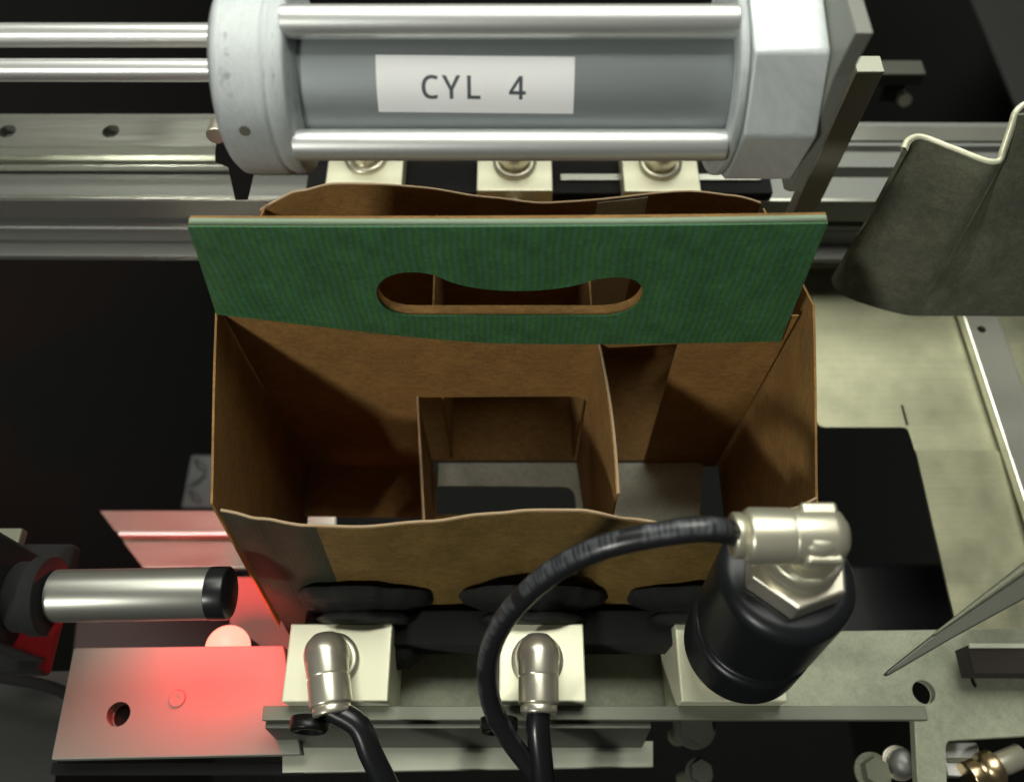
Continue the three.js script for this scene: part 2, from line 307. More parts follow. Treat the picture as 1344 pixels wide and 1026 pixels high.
// ---------------------------------------------------------------- pneumatic cylinder with its tape label
{
  const C = V(0, 0.082, -0.108), xl = -0.0850, xr = 0.0868;
  const t = thing('pneumatic_cylinder', 'large silver pneumatic cylinder with tie rods and a white tape label above the carton', 'cylinder', [C.x, C.y, C.z]);
  const X = (g) => g.rotateZ(-Math.PI / 2);        // +y becomes +x
  part(t, 'barrel', X(drum(0.0208, xr - xl - 0.03, 0.0004, 96)).translate(xl + 0.015, 0, 0), M.barrel);
  const cap = part(t, 'end_cap', X(lathe([[0, 0], [0.0262, 0], [0.0278, 0.0016], [0.0280, 0.0030], [0.0280, 0.0145], [0.0272, 0.0152], [0.0272, 0.0165], [0.0278, 0.0172], [0.0276, 0.0205], [0.0262, 0.0215], [0.0225, 0.0218], [0.0215, 0.0235], [0.0, 0.0235]], 96)).translate(xl, 0, 0), M.aluCast);
  const dirt = new THREE.CylinderGeometry(0.0016, 0.0016, 0.002, 20).rotateX(Math.PI / 2);
  const port = part(cap, 'port_plug', dirt, M.dark); port.position.set(xl + 0.008, 0.0060, 0.0265); port.rotation.x = -0.2;
  // faceted head: square section with broad chamfers
  const oct = []; for (let k = 0; k < 8; k++) { const a = THREE.MathUtils.degToRad(41.7 - 8 + 22.5 + 45 * k), q = 0.0300; oct.push([Math.cos(a) * q, Math.sin(a) * q]); }   // (z, y)
  const head = new THREE.ExtrudeGeometry(roundPoly(oct, 0.0012), { depth: 0.0195, bevelEnabled: true, bevelSize: 0.0008, bevelThickness: 0.0008, bevelOffset: -0.0008, bevelSegments: 3, curveSegments: 8 }).rotateY(Math.PI / 2).scale(1, 1, -1);
  { const ix = head.index; const p = head.attributes.position; for (let i = 0; i < p.count; i += 3) { for (let k = 0; k < 3; k++) { const a = p.getComponent(i, k), b = p.getComponent(i + 1, k); p.setComponent(i, k, b); p.setComponent(i + 1, k, a); } } head.computeVertexNormals(); }
  part(t, 'end_cap', head.translate(xr - 0.0195, 0, 0), M.aluCast);
  part(t, 'collar', X(lathe([[0.0212, 0], [0.0276, 0], [0.0283, 0.0008], [0.0283, 0.0022], [0.0276, 0.003], [0.0212, 0.003]], 96)).translate(xr - 0.0236, 0, 0), M.aluCast);
  for (const a of [-3.3, 79.5, 176.7, 259.5]) {
    const q = THREE.MathUtils.degToRad(a), m = part(t, 'tie_rod', X(drum(0.0046, xr - xl - 0.0440, 0.0004)).translate(xl + 0.0205, 0, 0), M.tie);
    m.position.set(0, Math.sin(q) * 0.0253, Math.cos(q) * 0.0253);
  }
  // label: printed tape wrapped on the barrel
  const cv = document.createElement('canvas'); cv.width = 1024; cv.height = 288; const g = cv.getContext('2d');
  g.fillStyle = '#ffffff'; g.fillRect(0, 0, 1024, 288); g.fillStyle = '#4c5258'; g.font = 'bold 156px monospace'; g.textBaseline = 'middle';
  'CYL'.split('').forEach((c, i) => g.fillText(c, 226 + i * 114, 158)); g.fillText('4', 684, 158);
  const lt = new THREE.CanvasTexture(cv); lt.colorSpace = THREE.SRGBColorSpace;
  const w = 0.0568, arc = 0.0158 / 0.0209;
  const lab = new THREE.PlaneGeometry(w, 1, 24, 24), lp = lab.attributes.position;
  for (let i = 0; i < lp.count; i++) { const a = THREE.MathUtils.degToRad(41.7 - 3.5) + lp.getY(i) * arc, x = lp.getX(i) - 0.0105; lp.setXYZ(i, x, Math.sin(a - x * 0.5) * 0.02095, Math.cos(a - x * 0.5) * 0.02095); }
  lab.computeVertexNormals();
  part(t, 'tape_label', lab, new THREE.MeshStandardMaterial({ map: lt, roughness: 0.45, side: THREE.DoubleSide })).userData.label = 'white tape label reading CYL 4';
  // steel flange behind the faceted head
  const fl = poly([[-0.028, -0.018], [-0.020, -0.024], [0.022, -0.024], [0.0255, -0.021], [0.0250, 0.010], [0.0235, 0.0225], [0.0255, 0.038], [-0.030, 0.038]].map(([z, y]) => [-z, y]));
  part(t, 'mounting_flange', new THREE.ExtrudeGeometry(fl, { depth: 0.004, bevelEnabled: true, bevelSize: 0.0003, bevelThickness: 0.0003, bevelSegments: 1 }).rotateY(Math.PI / 2).translate(xr + 0.0012, 0, 0), M.flange);
}
// stop finger under the rear left of the cylinder, with its bright screw
{
  const a = onZ(297, 192, -0.140), t = thing('stop_finger', 'small black pointed stop hanging below the left end of the cylinder', 'stop', [a.x, a.y, a.z]);
  const pt = (x, y) => { const p = onZ(x, y, -0.140); return [p.x - a.x, p.y - a.y]; };
  part(t, 'pointed_plate', upright(roundPoly([pt(283, 190), pt(300, 190), pt(338, 205), pt(326, 258), pt(309, 258), pt(300, 215), pt(283, 208)], 0.0006), -0.002, 0.004, 0.0003), M.black);
  const s = onZ(285, 174, -0.140); part(t, 'screw', rod(V(s.x - a.x, s.y - a.y, -0.004), V(s.x - a.x, s.y - a.y + 0.001, 0.003), 0.0036), M.chrome);
}

// ---------------------------------------------------------------- guide shafts, rail and beam behind the carton
{
  const sh = (px, lab, z, r, x1) => { const p = onZ(0, px, z); return single('guide_shaft', lab, 'steel rod', rod(V(-0.42, 0, 0), V(x1, 0, 0), r, 0.0006, 48), M.shaft, [0, p.y, z], 'guide shafts'); };
  sh(46, 'thicker bright round steel shaft, uppermost at the top left edge', -0.2212, 0.0052, 0.10);
  sh(92, 'thinner grey round steel shaft directly above the drilled rail', -0.2000, 0.0048, 0.12);
}
{
  const t = thing('linear_rail', 'grey drilled steel rail with counterbored holes behind the cylinder', 'rail', [0, -0.055, -0.211]);
  const z0 = onY(0, 149, -0.04).z, z1 = onY(0, 193, -0.04).z, zc = (z0 + z1) / 2, w = z1 - z0;
  const s = poly(xz([[-0.45, -w / 2], [-0.062, -w / 2], [-0.062, w / 2], [-0.45, w / 2]]));
  const hx = [9, 145, 283].map((x) => onY(x, 172, -0.04).x); for (let k = 1; k < 4; k++) hx.push(hx[0] - 0.05 * k);
  for (const x of hx) s.holes.push(hole(x, -(onY(0, 172, -0.04).z - zc), 0.0046));
  part(t, 'top_face', sheet(s, 0.015, 0.006, 0.0004), M.rail).position.z = zc + 0.211;
  part(t, 'web', box(0.386, 0.0085, w - 0.007, [-0.256, 0.0046, zc + 0.211]), M.rail);
  part(t, 'foot', rbox(0.388, 0.004, w + 0.004, 0.0006, [-0.256, 0.0024, zc + 0.211]), M.rail);
  for (const x of hx) part(t, 'hole_floor', rod(V(x, 0.0060, onY(0, 172, -0.04).z + 0.211), V(x, 0.0092, onY(0, 172, -0.04).z + 0.211), 0.0044), M.black);
}
{
  // slotted aluminium profile: cross-section in (z, y), run along x
  const z0 = -0.2355, z1 = -0.181, y1 = -0.0555, y0 = -0.088;
  const prof = [[z0, y0], [z0, y1], [-0.219, y1], [-0.218, y1 - 0.003], [-0.212, y1 - 0.003], [-0.211, y1], [-0.2045, y1], [-0.2035, y1 - 0.006], [-0.1985, y1 - 0.006], [-0.1975, y1], [z1 - 0.0005, y1], [z1, y1 - 0.0008], [z1, -0.0695], [z1 - 0.006, -0.0700], [z1 - 0.006, -0.0730], [z1, -0.0735], [z1, -0.0765], [z1 - 0.001, -0.0772], [z1, -0.078], [z1, y0]];
  const s = poly(prof.map(([z, y]) => [-z, y]));
  const g = new THREE.ExtrudeGeometry(s, { depth: 0.95, bevelEnabled: false }).rotateY(Math.PI / 2);
  const t = thing('slotted_beam', 'long grey slotted aluminium beam crossing behind the carton', 'beam', [-0.45, 0, 0]);
  t.rotation.y = -0.006;
  part(t, 'profile', g, M.extrusion);
  part(t, 'front_lip', rbox(0.94, 0.0012, 0.0022, 0.0004, [0.47, y1 + 0.0004, z1 - 0.0012]), M.rail);
  part(t, 'top_strip', rbox(0.94, 0.0012, 0.0098, 0.0004, [0.47, y1 + 0.0007, -0.2265]), M.rail);
  part(t, 'base_ledge', rbox(0.94, 0.004, 0.012, 0.0006, [0.47, y0 - 0.003, z1 + 0.003]), M.extrusion);
}
// black bar carrying the rear suction blocks, small steel strip on it
single('cup_carrier_bar', 'black carrier bar under the three rear suction blocks', 'bar', (() => { const a = onY(412, 200, -0.052), b = onY(1012, 262, -0.052); return rbox(b.x - a.x, 0.006, b.z - a.z, 0.0008, [(a.x + b.x) / 2, -0.0502, (a.z + b.z) / 2]); })(), M.black);
{
  const a = onY(735, 226, -0.046), b = onY(1000, 238, -0.046);
  single('steel_strip', 'thin bright steel strip beside the rear suction blocks', 'strip', roundStrip(b.x - a.x, 0.0012, 0.0042), M.rail, [(a.x + b.x) / 2, -0.0464, (a.z + b.z) / 2]);
}
function roundStrip(w, h, d) { return rbox(w, h, d, 0.0005); }

// ---------------------------------------------------------------- suction blocks, elbows, cups
function elbow(name, label, base, dir, k = 1, group) {
  const t = thing(name, label, 'fitting', base, group);
  t.rotation.y = dir;                              // barrel runs along local +z
  const ring = part(t, 'base_ring', lathe([[0, 0], [0.0098, 0], [0.0102, 0.0006], [0.0102, 0.0016], [0.0092, 0.0022], [0.0080, 0.0026], [0, 0.0026]]), M.nickel);
  part(ring, 'thread', lathe([[0.0070, 0.0024], [0.0070, 0.0046], [0.0064, 0.0050], [0.0072, 0.0056], [0.0072, 0.0066]]), M.nickel);
  part(t, 'body', lathe([[0, 0.0060], [0.0080, 0.0060], [0.0083, 0.0064], [0.0083, 0.0118], [0.0076, 0.0150], [0.0060, 0.0174], [0.0030, 0.0188], [0, 0.0191]]), M.chrome);
  const ax = (r) => aim(lathe(r), V(0, 0.0120, 0), V(0, 0.0120, 1));
  part(t, 'barrel', ax([[0, -0.0080], [0.0040, -0.0074], [0.0064, -0.0052], [0.0076, -0.0020], [0.0078, 0.0], [0.0076, 0.0072], [0.0072, 0.0076], [0.0072, 0.0081], [0.0076, 0.0085], [0.0076, 0.0172], [0.0070, 0.0180], [0.0060, 0.0182]]), M.chrome);
  part(t, 'release_collar', ax([[0.0046, 0.0180], [0.0062, 0.0180], [0.0068, 0.0186], [0.0068, 0.0206], [0.0062, 0.0212], [0.0046, 0.0212]]), M.chrome);
  t.scale.setScalar(k);
  return t;
}
function suctionBlock(label, cx, top, cz, w, h, d, group) {
  return single('suction_block', label, 'mounting block', rbox(w, h, d, 0.0007), M.alu, [cx, top - h / 2, cz], group);
}
function suctionCup(label, from, to, r, group) {   // bellows from the block (from) to its lip (to)
  const t = thing('suction_cup', label, 'suction cup', [from.x, from.y, from.z], group);
  const n = from.distanceTo(to), d = to.clone().sub(from);
  const ax = (p) => aim(lathe(p, 64), V(0, 0, 0), d.clone());
  part(t, 'neck', ax([[0, -0.002], [Math.min(0.008, r * 0.35), -0.002], [Math.min(0.008, r * 0.35), n * 0.18], [0, n * 0.18]]), M.nickel);
  const bell = part(t, 'bellows', ax([[0.006, n * 0.12], [r * 0.62, n * 0.16], [r * 0.72, n * 0.28], [r * 0.60, n * 0.42], [r * 0.56, n * 0.46], [r * 0.72, n * 0.56], [r * 0.92, n * 0.70], [r * 0.99, n * 0.86], [r, n * 0.96], [r * 0.98, n], [r * 0.9, n * 0.98], [0.004, n * 0.7]]), M.rubber);
  { const p = bell.geometry.attributes.position; for (let i = 0; i < p.count; i++) { const x = p.getX(i), y = p.getY(i), a = Math.atan2(y, x), k = 1 + 0.035 * Math.sin(3 * a + from.x * 90) + 0.025 * Math.sin(7 * a + from.x * 40) + 0.015 * Math.sin(15 * a); p.setXY(i, x * k, y * k); } bell.geometry.computeVertexNormals(); }
  if (r > 0.02) { const b = new THREE.SphereGeometry(1, 28, 20), q = b.attributes.position; for (let i = 0; i < q.count; i++) { const k = 1 + 0.12 * Math.sin(q.getX(i) * 5 + from.x * 60) * Math.cos(q.getY(i) * 4); q.setXYZ(i, q.getX(i) * k * 0.0085, q.getY(i) * k * 0.010, q.getZ(i) * k * 0.0075); } b.computeVertexNormals(); part(t, 'boot', b.translate(0.0135, -0.012, 0.0045), M.rubber); }
  return t;
}
const FRONT = [
  ['leftmost', 375, 512, 485], ['middle', 655, 768, 697], ['rightmost', 890, 1028, 905],
];
const TOP = -0.06;
const fronts = [];
FRONT.forEach(([w, x0, x1, cup], i) => {
  const zb = onY(0, 818, TOP).z, zf = onY(0, 921, TOP).z, a = onY(x0, 870, TOP).x, b = onY(x1, 870, TOP).x;
  const cx = (a + b) / 2, cz = (zb + zf) / 2;
  const what = ['pale metal block under the leftmost front elbow fitting, beside the red-lit plate', 'pale metal block in the middle of the front row, half behind the curved black tube', 'pale metal block under the black round valve body at the front right'][i];
  suctionBlock(what, cx, TOP, cz, b - a, 0.036, zf - zb, 'suction blocks');
  const cp = onZ(cup, 778, 0.011);
  suctionCup(['black rubber cup on the front panel behind the leftmost front block', 'black rubber cup on the front panel under the arching black tube', 'black rubber cup on the front panel behind the black valve body'][i], V(cp.x, -0.0690, 0.0275), V(cp.x, -0.0670, 0.0130), [0.0270, 0.0285, 0.0275][i], 'suction cups');
  fronts.push([cx, cz]);
});
{
  const y = -0.067, a = onY(400, 810, y), b = onY(935, 810, y), z0 = onY(0, 800, y).z, z1 = onY(0, 846, y).z;
  single('added_dark_bar', 'added black bar darkening the gaps between the front suction blocks', 'bar', rbox(b.x - a.x, 0.020, z1 - z0, 0.001, [(a.x + b.x) / 2, y - 0.010, (z0 + z1) / 2]), M.black);  // black bar added to fill in the shadow between the blocks
}
const e1 = onY(437, 858, TOP), e2 = onY(705, 858, TOP);
elbow('elbow_fitting', 'chrome elbow fitting on the leftmost front block, turned slightly right', [e1.x, TOP, e1.z + 0.0025], 0.20, 1, 'chrome elbow fittings');
elbow('elbow_fitting', 'chrome elbow fitting on the middle front block, pointing straight at the viewer', [e2.x, TOP, e2.z + 0.0025], 0.0, 0.96, 'chrome elbow fittings');
// rear row
[['leftmost rear', 428, 528, 'silver'], ['middle rear', 626, 725, ''], ['rightmost rear', 818, 918, '']].forEach(([w, x0, x1], i) => {
  const y = -0.0356, bot = [243, 250, 251][i], a = onY(x0, 230, y), b = onY(x1, 230, y), zf = onY(0, bot, y).z, d = 0.030;
  suctionBlock(['pale metal block, leftmost of the three below the cylinder', 'pale metal block, middle of the three below the cylinder', 'pale metal block, rightmost of the three below the cylinder'][i], (a.x + b.x) / 2, y, zf - d / 2, b.x - a.x, 0.0110, d, 'suction blocks');
  elbow('elbow_fitting', ['round chrome fitting on the leftmost block below the cylinder', 'round chrome fitting on the middle block below the cylinder', 'round chrome fitting reflecting red on the rightmost block below the cylinder'][i], [(a.x + b.x) / 2, y, zf - 0.0165], Math.PI + 0.15 * (i - 1), 1, 'chrome elbow fittings');
  suctionCup(['black rubber cup behind the left of the carton back panel', 'black rubber cup behind the middle of the carton back panel', 'black rubber cup behind the right of the carton back panel'][i], V((a.x + b.x) / 2, -0.0440, zf), V((a.x + b.x) / 2, -0.050, -0.1325), 0.012, 'suction cups');
});

// ---------------------------------------------------------------- black valve body with hex nut and swivel elbow
const vb = V(0.0820, -0.06, 0.041), vt = V(0.0822, 0.055, 0.025), vd = vt.clone().sub(vb).normalize();
const along = (s) => vb.clone().addScaledVector(vd, s);
{
  const t = thing('valve_body', 'black round valve body with bright hex nut on the front right block', 'valve', [vb.x, vb.y, vb.z]);
  const ax = (p, seg = 72) => aim(lathe(p, seg), V(0, 0, 0), vd);
  part(t, 'foot_ring', ax([[0, 0], [0.0125, 0], [0.0130, 0.0006], [0.0130, 0.0060], [0.012, 0.0068], [0.0115, 0.0150], [0, 0.0150]]), M.chrome);
  part(t, 'lower_body', ax([[0, 0.0145], [0.0165, 0.0145], [0.0185, 0.0160], [0.0200, 0.0180], [0.0207, 0.0205], [0.0208, 0.0220], [0.0208, 0.0370], [0.0204, 0.0385], [0.0190, 0.0392], [0.0176, 0.0396], [0.0174, 0.0445]]), M.anod);
  part(t, 'upper_body', ax([[0.0174, 0.0442], [0.0194, 0.0446], [0.0204, 0.0456], [0.0207, 0.0472], [0.0207, 0.0775], [0.0203, 0.0796], [0.0190, 0.0815], [0.0162, 0.0830], [0, 0.0836]]), M.anod);
  const hexPts = []; for (let k = 0; k < 6; k++) hexPts.push([Math.cos(k * Math.PI / 3 + 0.35) * 0.0152, Math.sin(k * Math.PI / 3 + 0.35) * 0.0152]);
  const hx = new THREE.ExtrudeGeometry(roundPoly(hexPts, 0.0006), { depth: 0.0070, bevelEnabled: true, bevelSize: 0.0009, bevelThickness: 0.0007, bevelOffset: -0.0009, bevelSegments: 3 }).rotateX(-Math.PI / 2).translate(0, 0.0842, 0);
  part(t, 'hex_nut', aim(hx, V(0, 0, 0), vd), M.chrome);
  part(t, 'thread_neck', ax([[0, 0.091], [0.0112, 0.091], [0.0112, 0.0930], [0.0104, 0.0936], [0.0112, 0.0944], [0.0112, 0.0958], [0.0104, 0.0964], [0.0110, 0.0972], [0.0110, 0.0990], [0.0100, 0.1000], [0, 0.1010]]), M.nickel);
}
const sw = along(0.1065);
{
  const t = thing('elbow_fitting', 'large nickel swivel elbow on top of the black valve body, pointing left', 'fitting', [sw.x, sw.y, sw.z], 'chrome elbow fittings');
  part(t, 'body', aim(lathe([[0, -0.0060], [0.0074, -0.0060], [0.0078, -0.0050], [0.0078, 0.0020], [0.0070, 0.0050], [0.0050, 0.0064], [0, 0.0068]]), V(0, 0, 0), vd), M.nickel);
  const dl = V(-1, -0.02, -0.02), ax = (p) => aim(lathe(p), V(0, 0, 0), dl);
  part(t, 'barrel', ax([[0, -0.0092], [0.0046, -0.0086], [0.0070, -0.0068], [0.0078, -0.0040], [0.0078, 0.0055], [0.0074, 0.0059], [0.0074, 0.0064], [0.0078, 0.0068], [0.0078, 0.0172], [0.0068, 0.0186], [0.0050, 0.0190]]), M.nickel);
  part(t, 'release_collar', ax([[0.0042, 0.0190], [0.0058, 0.0190], [0.0064, 0.0196], [0.0064, 0.0216], [0.0058, 0.0222], [0.0042, 0.0222]]), M.nickel);
  part(t, 'lug', rbox(0.010, 0.004, 0.004, 0.0012, [0.001, 0.004, -0.0060]), M.nickel);
  part(t, 'lug', rbox(0.010, 0.004, 0.004, 0.0012, [0.001, 0.002, 0.0066]), M.nickel);
}

// ---------------------------------------------------------------- air tubes
function tubePrint() {                             // worn, unreadable print along the tube
  const n = 2048, h = 64, a = new Float32Array(n * h), d = new Uint8Array(n * h * 4);
  const gaps = [[0, 90], [300, 350], [700, 745], [1110, 1160], [1330, 1375], [1500, 2048]];
  for (let x = 0; x < n; x++) for (let y = 0; y < h; y++) {
    const gap = gaps.some(([p, q]) => x >= p && x <= q), yy = y % 32;
    if (gap || yy < 9 || yy > 21) continue;
    const cell = Math.floor(x / 15), w = x % 15, kind = (cell * 7919) % 5;    // smudged, unreadable strokes
    if (w < 4 || (kind < 2 && yy > 19 && w < 11) || (kind === 2 && yy < 13 && w < 11) || (kind === 3 && w > 7 && w < 11)) a[y * n + x] = 0.6 + 0.4 * (((cell * 31) % 7) / 7);
  }
  for (let x = 0; x < n; x++) for (let y = 0; y < h; y++) {
    let v = 0, c = 0;
    for (let i = -4; i <= 4; i++) for (let j = -2; j <= 2; j++) { v += a[((y + j + h) % h) * n + ((x + i + n) % n)]; c++; }
    v = 0.012 + v / c * 0.17;
    const k = (y * n + x) * 4, g = Math.pow(v, 1 / 2.2) * 255; d[k] = g * 0.97; d[k + 1] = g; d[k + 2] = g * 1.05; d[k + 3] = 255;
  }
  const t = new THREE.DataTexture(d, n, h); t.colorSpace = THREE.SRGBColorSpace; t.magFilter = THREE.LinearFilter; t.wrapS = t.wrapT = THREE.RepeatWrapping; t.needsUpdate = true; return t;
}
const hoseMat = std({ color: rgb(0.010, 0.011, 0.012), roughness: 0.28 });
const printMat = std({ map: tubePrint(), roughness: 0.3 });
{
  const s = sw.clone().add(V(-0.019, -0.0003, -0.0003));
  const way = [s, onY(930, 694, 0.053), onY(860, 702, 0.050), onY(790, 718, 0.044), onY(735, 744, 0.034), onY(690, 780, 0.020), onY(655, 825, 0.002), onY(640, 872, -0.016), onY(644, 920, -0.032), onY(665, 965, -0.046), onY(700, 1012, -0.060), onY(735, 1062, -0.075), onY(760, 1120, -0.09)];
  single('air_tube', 'black printed air tube arching left from the valve elbow over the front panel', 'tube', tube(way, 0.0035, 200, 24), printMat, [0, 0, 0], 'black air tubes');
  const el = (e, dir, k) => V(e.x + Math.sin(dir) * 0.019 * k, TOP + 0.0120 * k, e.z + 0.0025 + Math.cos(dir) * 0.019 * k);
  const a = el(e1, 0.20, 1), b = el(e2, 0, 0.96);
  single('air_tube', 'black air tube running down from the leftmost front elbow fitting', 'tube', tube([a, onY(470, 952, -0.0495), onY(487, 990, -0.0535), onY(512, 1040, -0.062), onY(545, 1110, -0.08)], 0.0042, 60, 20), hoseMat, [0, 0, 0], 'black air tubes');
  single('air_tube', 'black air tube running down from the middle front elbow fitting', 'tube', tube([b, onY(706, 955, -0.0500), onY(710, 995, -0.0545), onY(714, 1040, -0.062), onY(720, 1110, -0.08)], 0.0042, 60, 20), hoseMat, [0, 0, 0], 'black air tubes');
}

// ---------------------------------------------------------------- front bracket, cream plate, right-hand frame plate
{
  const t = thing('front_bracket', 'dark grey angle bracket with black screws across the front edge', 'bracket', [0, 0, 0]);
  const Y = -0.07, a = onY(345, 930, Y), b = onY(862, 930, Y), z0 = onY(0, 926, Y).z, z1 = onY(0, 945, Y).z, x1 = onY(1216, 930, Y).x;
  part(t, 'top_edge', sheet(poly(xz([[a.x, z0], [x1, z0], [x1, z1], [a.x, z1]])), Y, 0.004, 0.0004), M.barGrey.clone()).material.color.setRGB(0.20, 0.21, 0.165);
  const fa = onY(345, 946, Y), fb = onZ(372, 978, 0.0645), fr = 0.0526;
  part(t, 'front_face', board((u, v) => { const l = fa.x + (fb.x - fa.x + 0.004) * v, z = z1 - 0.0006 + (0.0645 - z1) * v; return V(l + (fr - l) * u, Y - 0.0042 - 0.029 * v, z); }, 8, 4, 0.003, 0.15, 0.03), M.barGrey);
  for (const [px, py] of [[405, 961], [655, 962]]) {
    const c = onZ(px, py, 0.066), s = part(t, 'screw', aim(lathe([[0, 0], [0.0068, 0], [0.0068, 0.0040], [0.0060, 0.0048], [0.0036, 0.0048], [0.0036, 0.0022], [0, 0.0022]], 32), V(0, 0, 0), V(0, 0.1, 1)), M.screw);
    s.position.set(c.x, c.y, 0.0612);
  }
}
{
  const Y = -0.102, p = [[370, 972], [858, 972], [858, 1006], [370, 1014]].map(([x, y]) => onY(x, y, Y));
  single('cream_plate', 'pale cream plate along the bottom edge below the dark bracket', 'plate', sheet(poly(xz(p)), Y, 0.006, 0.0005), M.cream);
}
{
  const t = thing('frame_plate', 'grey frame plate with round hole and slot at the lower right', 'plate');
  const Y = -0.104, q = (x, y) => { const p = onY(x, y, Y); return [p.x, -p.z]; };
  const s = roundPoly([q(515, 852), q(760, 846), q(1000, 829), q(1240, 826), q(1420, 822), q(1420, 962), q(1242, 972), q(1246, 1090), q(1208, 1090), q(1200, 936), q(862, 936), q(515, 940)], [0, 0, 0, 0, 0, 0, 0.003, 0, 0, 0.004, 0, 0]);
  const h = q(1213, 908), k = q(1278, 890); s.holes.push(hole(...h, 0.0052));
  { const e = new THREE.Path(); e.absellipse(k[0], k[1], 0.0018, 0.0042, 0, Math.PI * 2, true); s.holes.push(e); }
  part(t, 'plate', sheet(s, Y, 0.005, 0.0004), M.plate);
}
// standoffs and bolts down in the opening below the bracket
[['hex standoff under the bracket inside the dark opening', 915, 950, -0.11, 0.0075, 'standoff'], ['small bolt at the bottom of the dark opening', 922, 1012, -0.12, 0.0048, 'bolt']].forEach(([lab, px, py, y, r, cat]) => {
  const c = onY(px, py, y), t = thing(cat, lab, cat, [c.x, c.y, c.z]);
  part(t, 'head', new THREE.CylinderGeometry(r, r, 0.006, 6).translate(0, -0.003, 0), M.barGrey);
  part(t, 'washer', drum(r * 1.25, 0.0015, 0.0003).translate(0, -0.0076, 0), M.barGrey);
  part(t, 'shank', drum(r * 0.6, 0.04, 0.0003).translate(0, -0.0478, 0), M.dark);
});
{
  const c = onY(1186, 1000, -0.115), t = thing('hex_bolt', 'bright dome nut in the dark opening at the bottom right', 'nut', [c.x, c.y, c.z]);
  part(t, 'dome', lathe([[0.0052, -0.004], [0.0052, 0.0], [0.0046, 0.002], [0.0032, 0.0036], [0, 0.0044]]), M.extrusion);
  part(t, 'flange', drum(0.0070, 0.002, 0.0004).translate(0, -0.0062, 0), M.chrome);
  const d = onY(1150, 1012, -0.118), u = thing('hex_bolt', 'smaller dull nut left of the bright dome nut at the bottom edge', 'nut', [d.x, d.y, d.z]);
  part(u, 'head', new THREE.CylinderGeometry(0.0055, 0.0058, 0.005, 6), M.dark);
  part(u, 'flange', drum(0.0078, 0.0015, 0.0003).translate(0, -0.0042, 0), M.dark);
}
{
  const c = onY(1262, 996, -0.118), t = thing('cable_connector', 'white connector block with dark slots at the bottom right edge', 'connector', [c.x, c.y, c.z]);
  part(t, 'housing', rbox(0.0175, 0.012, 0.0135, 0.001, [0, -0.006, 0]), M.white);
  part(t, 'slot', rbox(0.0145, 0.0012, 0.0020, 0.0003, [0.001, 0.0001, 0.0005]), M.dark);
  part(t, 'latch', rbox(0.0165, 0.0030, 0.0042, 0.0008, [0, 0.0013, 0.0046]), M.white);
  const d = onY(1302, 1008, -0.112), u = thing('brass_fitting', 'brass tube fitting beside the white connector', 'fitting', [d.x, d.y, d.z]);
  const ax = (p, m, n) => part(u, n, aim(lathe(p, 40), V(-0.011, 0, 0.004), V(0.011, 0, -0.004)), m);
  ax([[0, 0], [0.0060, 0], [0.0066, 0.0008], [0.0066, 0.0050], [0.0058, 0.0056]], M.brass, 'body');
  ax([[0.0050, 0.0056], [0.0050, 0.0080], [0.0072, 0.0086], [0.0072, 0.0130], [0.0064, 0.0136]], M.brass, 'ring');
  ax([[0.0048, 0.0134], [0.0048, 0.026], [0, 0.026]], M.nickel, 'stem');
}
// black inner wall bar seen through the notch at the right
{
  const y = -0.19, a = onY(1068, 700, y), b = onY(1262, 700, y), z0 = onY(0, 738, y).z;
  single('black_crossbar', 'black crossbar deep in the notch of the steel sheet', 'bar', rbox(0.30, 0.02, 0.05, 0.004, [a.x + 0.06, y - 0.01, z0 + 0.025]), M.blackGloss);
}

// ---------------------------------------------------------------- stainless sheet on the right, its strip, guide and blade
{
  const t = thing('steel_sheet', 'bright brushed steel sheet with a square notch on the right', 'sheet');
  const Y = -0.12, q = (x, y) => { const p = onY(x, y, Y); return [p.x, -p.z]; };
  const s = roundPoly([q(1010, 347), q(1420, 347), q(1420, 592), q(1202, 592), q(1192, 561), q(1074, 561), q(1030, 415)], [0, 0, 0, 0, 0.003, 0.0045, 0]);
  part(t, 'upper_sheet', sheet(s, Y, 0.0015, 0.0003), M.stainless);
  // below the bend the sheet dips slightly
  const A = onY(1201, 593, Y), B = onY(1420, 593, Y), C = onY(1420, 840, Y - 0.006), D = onY(1258, 840, Y - 0.006);
  part(t, 'lower_sheet', board((u, v) => A.clone().lerp(B, u).lerp(D.clone().lerp(C, u), v), 4, 6, 0.0015, 0.08, 0.1), M.stainless);
  const p1 = onY(1184, 532, Y), p2 = onY(1191, 558, Y), dx = p2.x - p1.x, dz = p2.z - p1.z;
  part(t, 'slit', box(0.0009, 0.0014, Math.hypot(dx, dz), [0, 0, 0]).rotateY(Math.atan2(dx, dz)).translate((p1.x + p2.x) / 2, Y - 0.0001, (p1.z + p2.z) / 2), M.black);
  part(t, 'back_lip', rbox(0.26, 0.004, 0.006, 0.001, [onY(1150, 352, Y).x, Y + 0.0006, onY(0, 352, Y).z - 0.003]), M.stainless);
}
{
  const Y = -0.112, t = thing('guide_strip', 'raised bright steel strip with one screw hole on the sheet', 'strip');
  const q = (x, y) => { const p = onY(x, y, Y); return [p.x, -p.z]; };
  const s = roundPoly([q(1251, 372), q(1296, 372), q(1420, 720), q(1366, 720)], 0.001); s.holes.push(hole(...q(1289, 432), 0.0030));
  part(t, 'bar', sheet(s, Y, 0.006, 0.0008), M.rail.clone()).material.color.setRGB(0.74, 0.74, 0.64);
  const h = onY(1289, 432, Y); part(t, 'screw', drum(0.0029, 0.002, 0.0003).translate(h.x, Y - 0.0055, h.z), M.screw);
}
